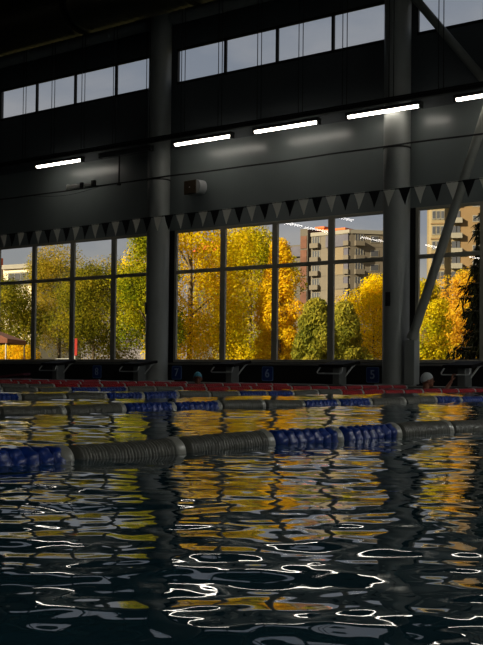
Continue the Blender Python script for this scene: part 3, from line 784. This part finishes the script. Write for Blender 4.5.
for fl in range(NT):
    z = fl*3.0
    for u0 in (9.0, 13.0, 16.0, 20.0):
        s = MB(); s.box(u0, u0+1.7, -.06, .05, z+.85, z+2.2); f = s.build('window', M['b_frame'], t)
        s = MB(); s.box(u0+.12, u0+.8, -.1, .02, z+1.0, z+2.05); s.box(u0+.92, u0+1.58, -.1, .02, z+1.0, z+2.05); s.build('pane', M['b_glass'], f)
    if fl % 3 == 1:
        s = MB(); s.bbox(10.9, 11.6, -.5, .02, z+.5, z+1.0, .04); s.build('air_conditioner', M['b_frame'], t)
s = MB(); s.box(-.3, 6.8, -.5, .6, 34.0, 34.5); s.build('bay_roof', M['b_roof'], t)

t = thing('sunlit_house', 'low white and orange house lit by the sun at the far left', 'building', (-103.3, 84.5, 0), rz=.1)
block(t, [(-6, 0), (5.0, 0), (5.0, 8), (-6, 8)], 0, 12.2, M['b_white'])
s = MB(); s.box(-6, -.8, -1.2, .5, 0, 13.4); s.build('orange_wing', M['b_orange'], t)
s = MB(); s.box(.6, 4.6, -.1, .05, 10.0, 11.6); f = s.build('window', M['b_frame'], t)
s = MB()
for q in range(4): s.box(.75+q*.95, 1.6+q*.95, -.14, .02, 10.15, 11.45)
s.build('pane', M['b_glass'], f)
s = MB(); s.box(-.2, 5.3, -.3, 8.2, 12.0, 12.5); s.build('roof', M['b_frame'], t)
t = thing('sunlit_roof', 'orange tiled roof catching the sun behind the yellow trees', 'building', (-172, 206, 0), rz=.66)
block(t, [(-6, 0), (8, 0), (8, 8), (-6, 8)], 0, 29.2, M['b_grey'])
s = MB(); s.add([(-6.4, -.4, 29.2), (8.4, -.4, 29.2), (8.4, 8.4, 29.2), (-6.4, 8.4, 29.2), (-4, 4, 32.2), (6, 4, 32.2)], [(0, 1, 5, 4), (1, 2, 5), (2, 3, 4, 5), (3, 0, 4)]); s.build('roof', M['b_orange'], t)

# ---- canopy, cars, red sign
t = thing('canopy_tent', 'brown cloth canopy outside the leftmost pane', 'canopy', (-33.5*K, 26*K, -.1), rz=.66)
za, zb, hw = .24+(1.95-.24)*K+.1, .24+(1.35-.24)*K+.1, 2.9
s = MB()
s.add([(-hw, -hw, zb), (hw, -hw, zb), (hw, hw, zb), (-hw, hw, zb), (-.25, -.25, za), (.25, -.25, za), (.25, .25, za), (-.25, .25, za)], [(0, 1, 5, 4), (1, 2, 6, 5), (2, 3, 7, 6), (3, 0, 4, 7), (4, 5, 6, 7)])
s.build('roof_cloth', M['tent'], t)
s = MB()
for (a, b), (c, d) in (((-hw, -hw), (hw, -hw)), ((hw, -hw), (hw, hw)), ((hw, hw), (-hw, hw)), ((-hw, hw), (-hw, -hw))):
    s.add([(a, b, zb), (c, d, zb), (c, d, zb-.28), (a, b, zb-.28)], [(0, 1, 2, 3)])
s.build('valance', M['tent'], t)
for sx in (-1, 1):
    for sy in (-1, 1):
        s = MB(); s.tube([(sx*(hw-.1), sy*(hw-.1), 0), (sx*(hw-.1), sy*(hw-.1), zb)], .045, 8); s.build('pole', M['pole'], t)
def car(label, X, Y, rz, m_):
    t = thing('parked_car', label, 'car', (X*K, Y*K, -.1), rz, group='cars parked outside')
    prof = [(-2.1, .35), (-2.12, .75), (-1.95, .98), (-1.45, 1.05), (-.95, 1.46), (.35, 1.5), (1.05, 1.05), (1.85, .92), (2.1, .7), (2.1, .35)]
    s = MB(); n = len(prof); vs = [(x, y*(1 if z < 1.06 else .82), z) for y in (-.85, .85) for x, z in prof]
    s.add(vs, [tuple(range(n)), tuple(range(n, 2*n))[::-1]]+[(i, n+i, n+(i+1) % n, (i+1) % n) for i in range(n)]); s.build('car_body', m_, t)
    s = MB()
    for y in (-.87, .87):
        yy = y*.86
        s.add([(-1.3, y, 1.07), (.9, y, 1.07), (.3, yy, 1.42), (-.9, yy, 1.4)], [(0, 1, 2, 3)])
    s.build('side_window', M['b_glass'], t)
    for x in (-1.35, 1.3):
        for y in (-.8, .8):
            s = MB(); s.lathe([(-.1, .28), (-.08, .32), (.08, .32), (.1, .28)], (0, 1, 0), (x, y, .32), 18); s.build('wheel', M['tyre'], t)
car('pale car parked outside, right of the red sign', -51.4, 50, .5, M['car_w'])
car('grey car parked outside, below the third pane', -50.2, 46.5, .5, M['car_d'])
car('pale car roof showing behind the second starting block from the left edge', -44.4, 40.6, .7, M['car_w'])
t = thing('red_sign', 'small upright red sign standing among the trees at left', 'sign', (-34.5*K, 32*K, -.1), rz=.7)
s = MB(); s.bbox(-.17, .17, -.06, .06, 1.45, 2.75, .03); s.build('panel', M['redsign'], t)
s = MB(); s.tube([(0, 0, 0), (0, 0, 1.5)], .05, 8); s.build('post', M['pole'], t)
for i, (X, Y, h) in enumerate(((-46.2, 42, 3.0), (-41.9, 39.8, 2.6), (-33.7, 33.6, 2.4))):
    pass

# ------------------------------------------------------------------ light
sun = bpy.data.lights.new('low_sun', 'SUN'); sun.energy = 11.5; sun.angle = .01; sun.color = (1, .87, .6)
so = bpy.data.objects.new('low_sun', sun); COL.objects.link(so)
so.rotation_euler = Vector((.3, .85, -.42)).to_track_quat('-Z', 'Y').to_euler(); so.location = (-60, -60, 60)

W = bpy.data.worlds.new('evening_sky'); S.world = W; W.use_nodes = True
nt = W.node_tree; nt.nodes.clear()
out = nt.nodes.new('ShaderNodeOutputWorld'); bg = nt.nodes.new('ShaderNodeBackground')
tc = nt.nodes.new('ShaderNodeTexCoord'); sp = nt.nodes.new('ShaderNodeSeparateXYZ'); rp = nt.nodes.new('ShaderNodeValToRGB')
nt.links.new(tc.outputs['Generated'], sp.inputs[0]); nt.links.new(sp.outputs[2], rp.inputs[0])
e = rp.color_ramp.elements; e[0].position = 0; e[0].color = rgb('9a8a78'); e[1].position = 1; e[1].color = rgb('6a717b')
q = e.new(.09); q.color = rgb('82827f'); q = e.new(.14); q.color = rgb('7a7d82'); q = e.new(.3); q.color = rgb('6d737c')
n = nt.nodes.new('ShaderNodeTexNoise'); n.inputs['Scale'].default_value = 9; n.inputs['Detail'].default_value = 5
mp = nt.nodes.new('ShaderNodeMapping'); mp.inputs['Scale'].default_value = (1, 1, 2.6); nt.links.new(tc.outputs['Generated'], mp.inputs[0]); nt.links.new(mp.outputs[0], n.inputs[0])
r2 = nt.nodes.new('ShaderNodeValToRGB'); r2.color_ramp.elements[0].position = .4; r2.color_ramp.elements[0].color = (.86, .88, .92, 1); r2.color_ramp.elements[1].position = .66; r2.color_ramp.elements[1].color = (1.16, 1.1, 1.05, 1)
nt.links.new(n.outputs['Fac'], r2.inputs[0])
mx = nt.nodes.new('ShaderNodeMix'); mx.data_type = 'RGBA'; mx.blend_type = 'MULTIPLY'; mx.inputs[0].default_value = 1
nt.links.new(rp.outputs[0], mx.inputs[6]); nt.links.new(r2.outputs[0], mx.inputs[7])
nt.links.new(mx.outputs[2], bg.inputs[0]); bg.inputs[1].default_value = 1.6; nt.links.new(bg.outputs[0], out.inputs[0])

# ------------------------------------------------------------------ camera
F, YAW, PITCH, ROLL, H, CY = 1114.0865, .674792, .0273825, .0105209, .23958, 341.7314
cd = bpy.data.cameras.new('camera'); cam = bpy.data.objects.new('camera', cd); COL.objects.link(cam)
cd.sensor_fit = 'VERTICAL'; cd.sensor_height = 24; cd.lens = F/645*24; cd.shift_y = (CY-322.5)/645
cd.clip_start = .05; cd.clip_end = 1000
fw = Vector((-math.sin(YAW)*math.cos(PITCH), math.cos(YAW)*math.cos(PITCH), math.sin(PITCH)))
rt = Vector((math.cos(YAW), math.sin(YAW), 0)); up = rt.cross(fw)
r_ = rt*math.cos(ROLL)+up*math.sin(ROLL); u_ = up*math.cos(ROLL)-rt*math.sin(ROLL)
mw = Matrix((r_, u_, -fw)).transposed().to_4x4(); mw.translation = (0, 0, H); cam.matrix_world = mw
S.camera = cam
_b = M['flag_w'].node_tree; _p = _b.nodes['Principled BSDF']; _t = _b.nodes.new('ShaderNodeBsdfTranslucent'); _t.inputs[0].default_value = rgb('dadad0')
_m = _b.nodes.new('ShaderNodeMixShader'); _m.inputs[0].default_value = .5; _o = [n for n in _b.nodes if n.type == 'OUTPUT_MATERIAL'][0]
_b.links.new(_p.outputs[0], _m.inputs[1]); _b.links.new(_t.outputs[0], _m.inputs[2]); _b.links.new(_m.outputs[0], _o.inputs[0])
S.view_settings.view_transform = 'Standard'; S.view_settings.look = 'None'; S.view_settings.exposure = 0
S.cycles.max_bounces = 8; S.cycles.transparent_max_bounces = 16; S.cycles.sample_clamp_indirect = 6
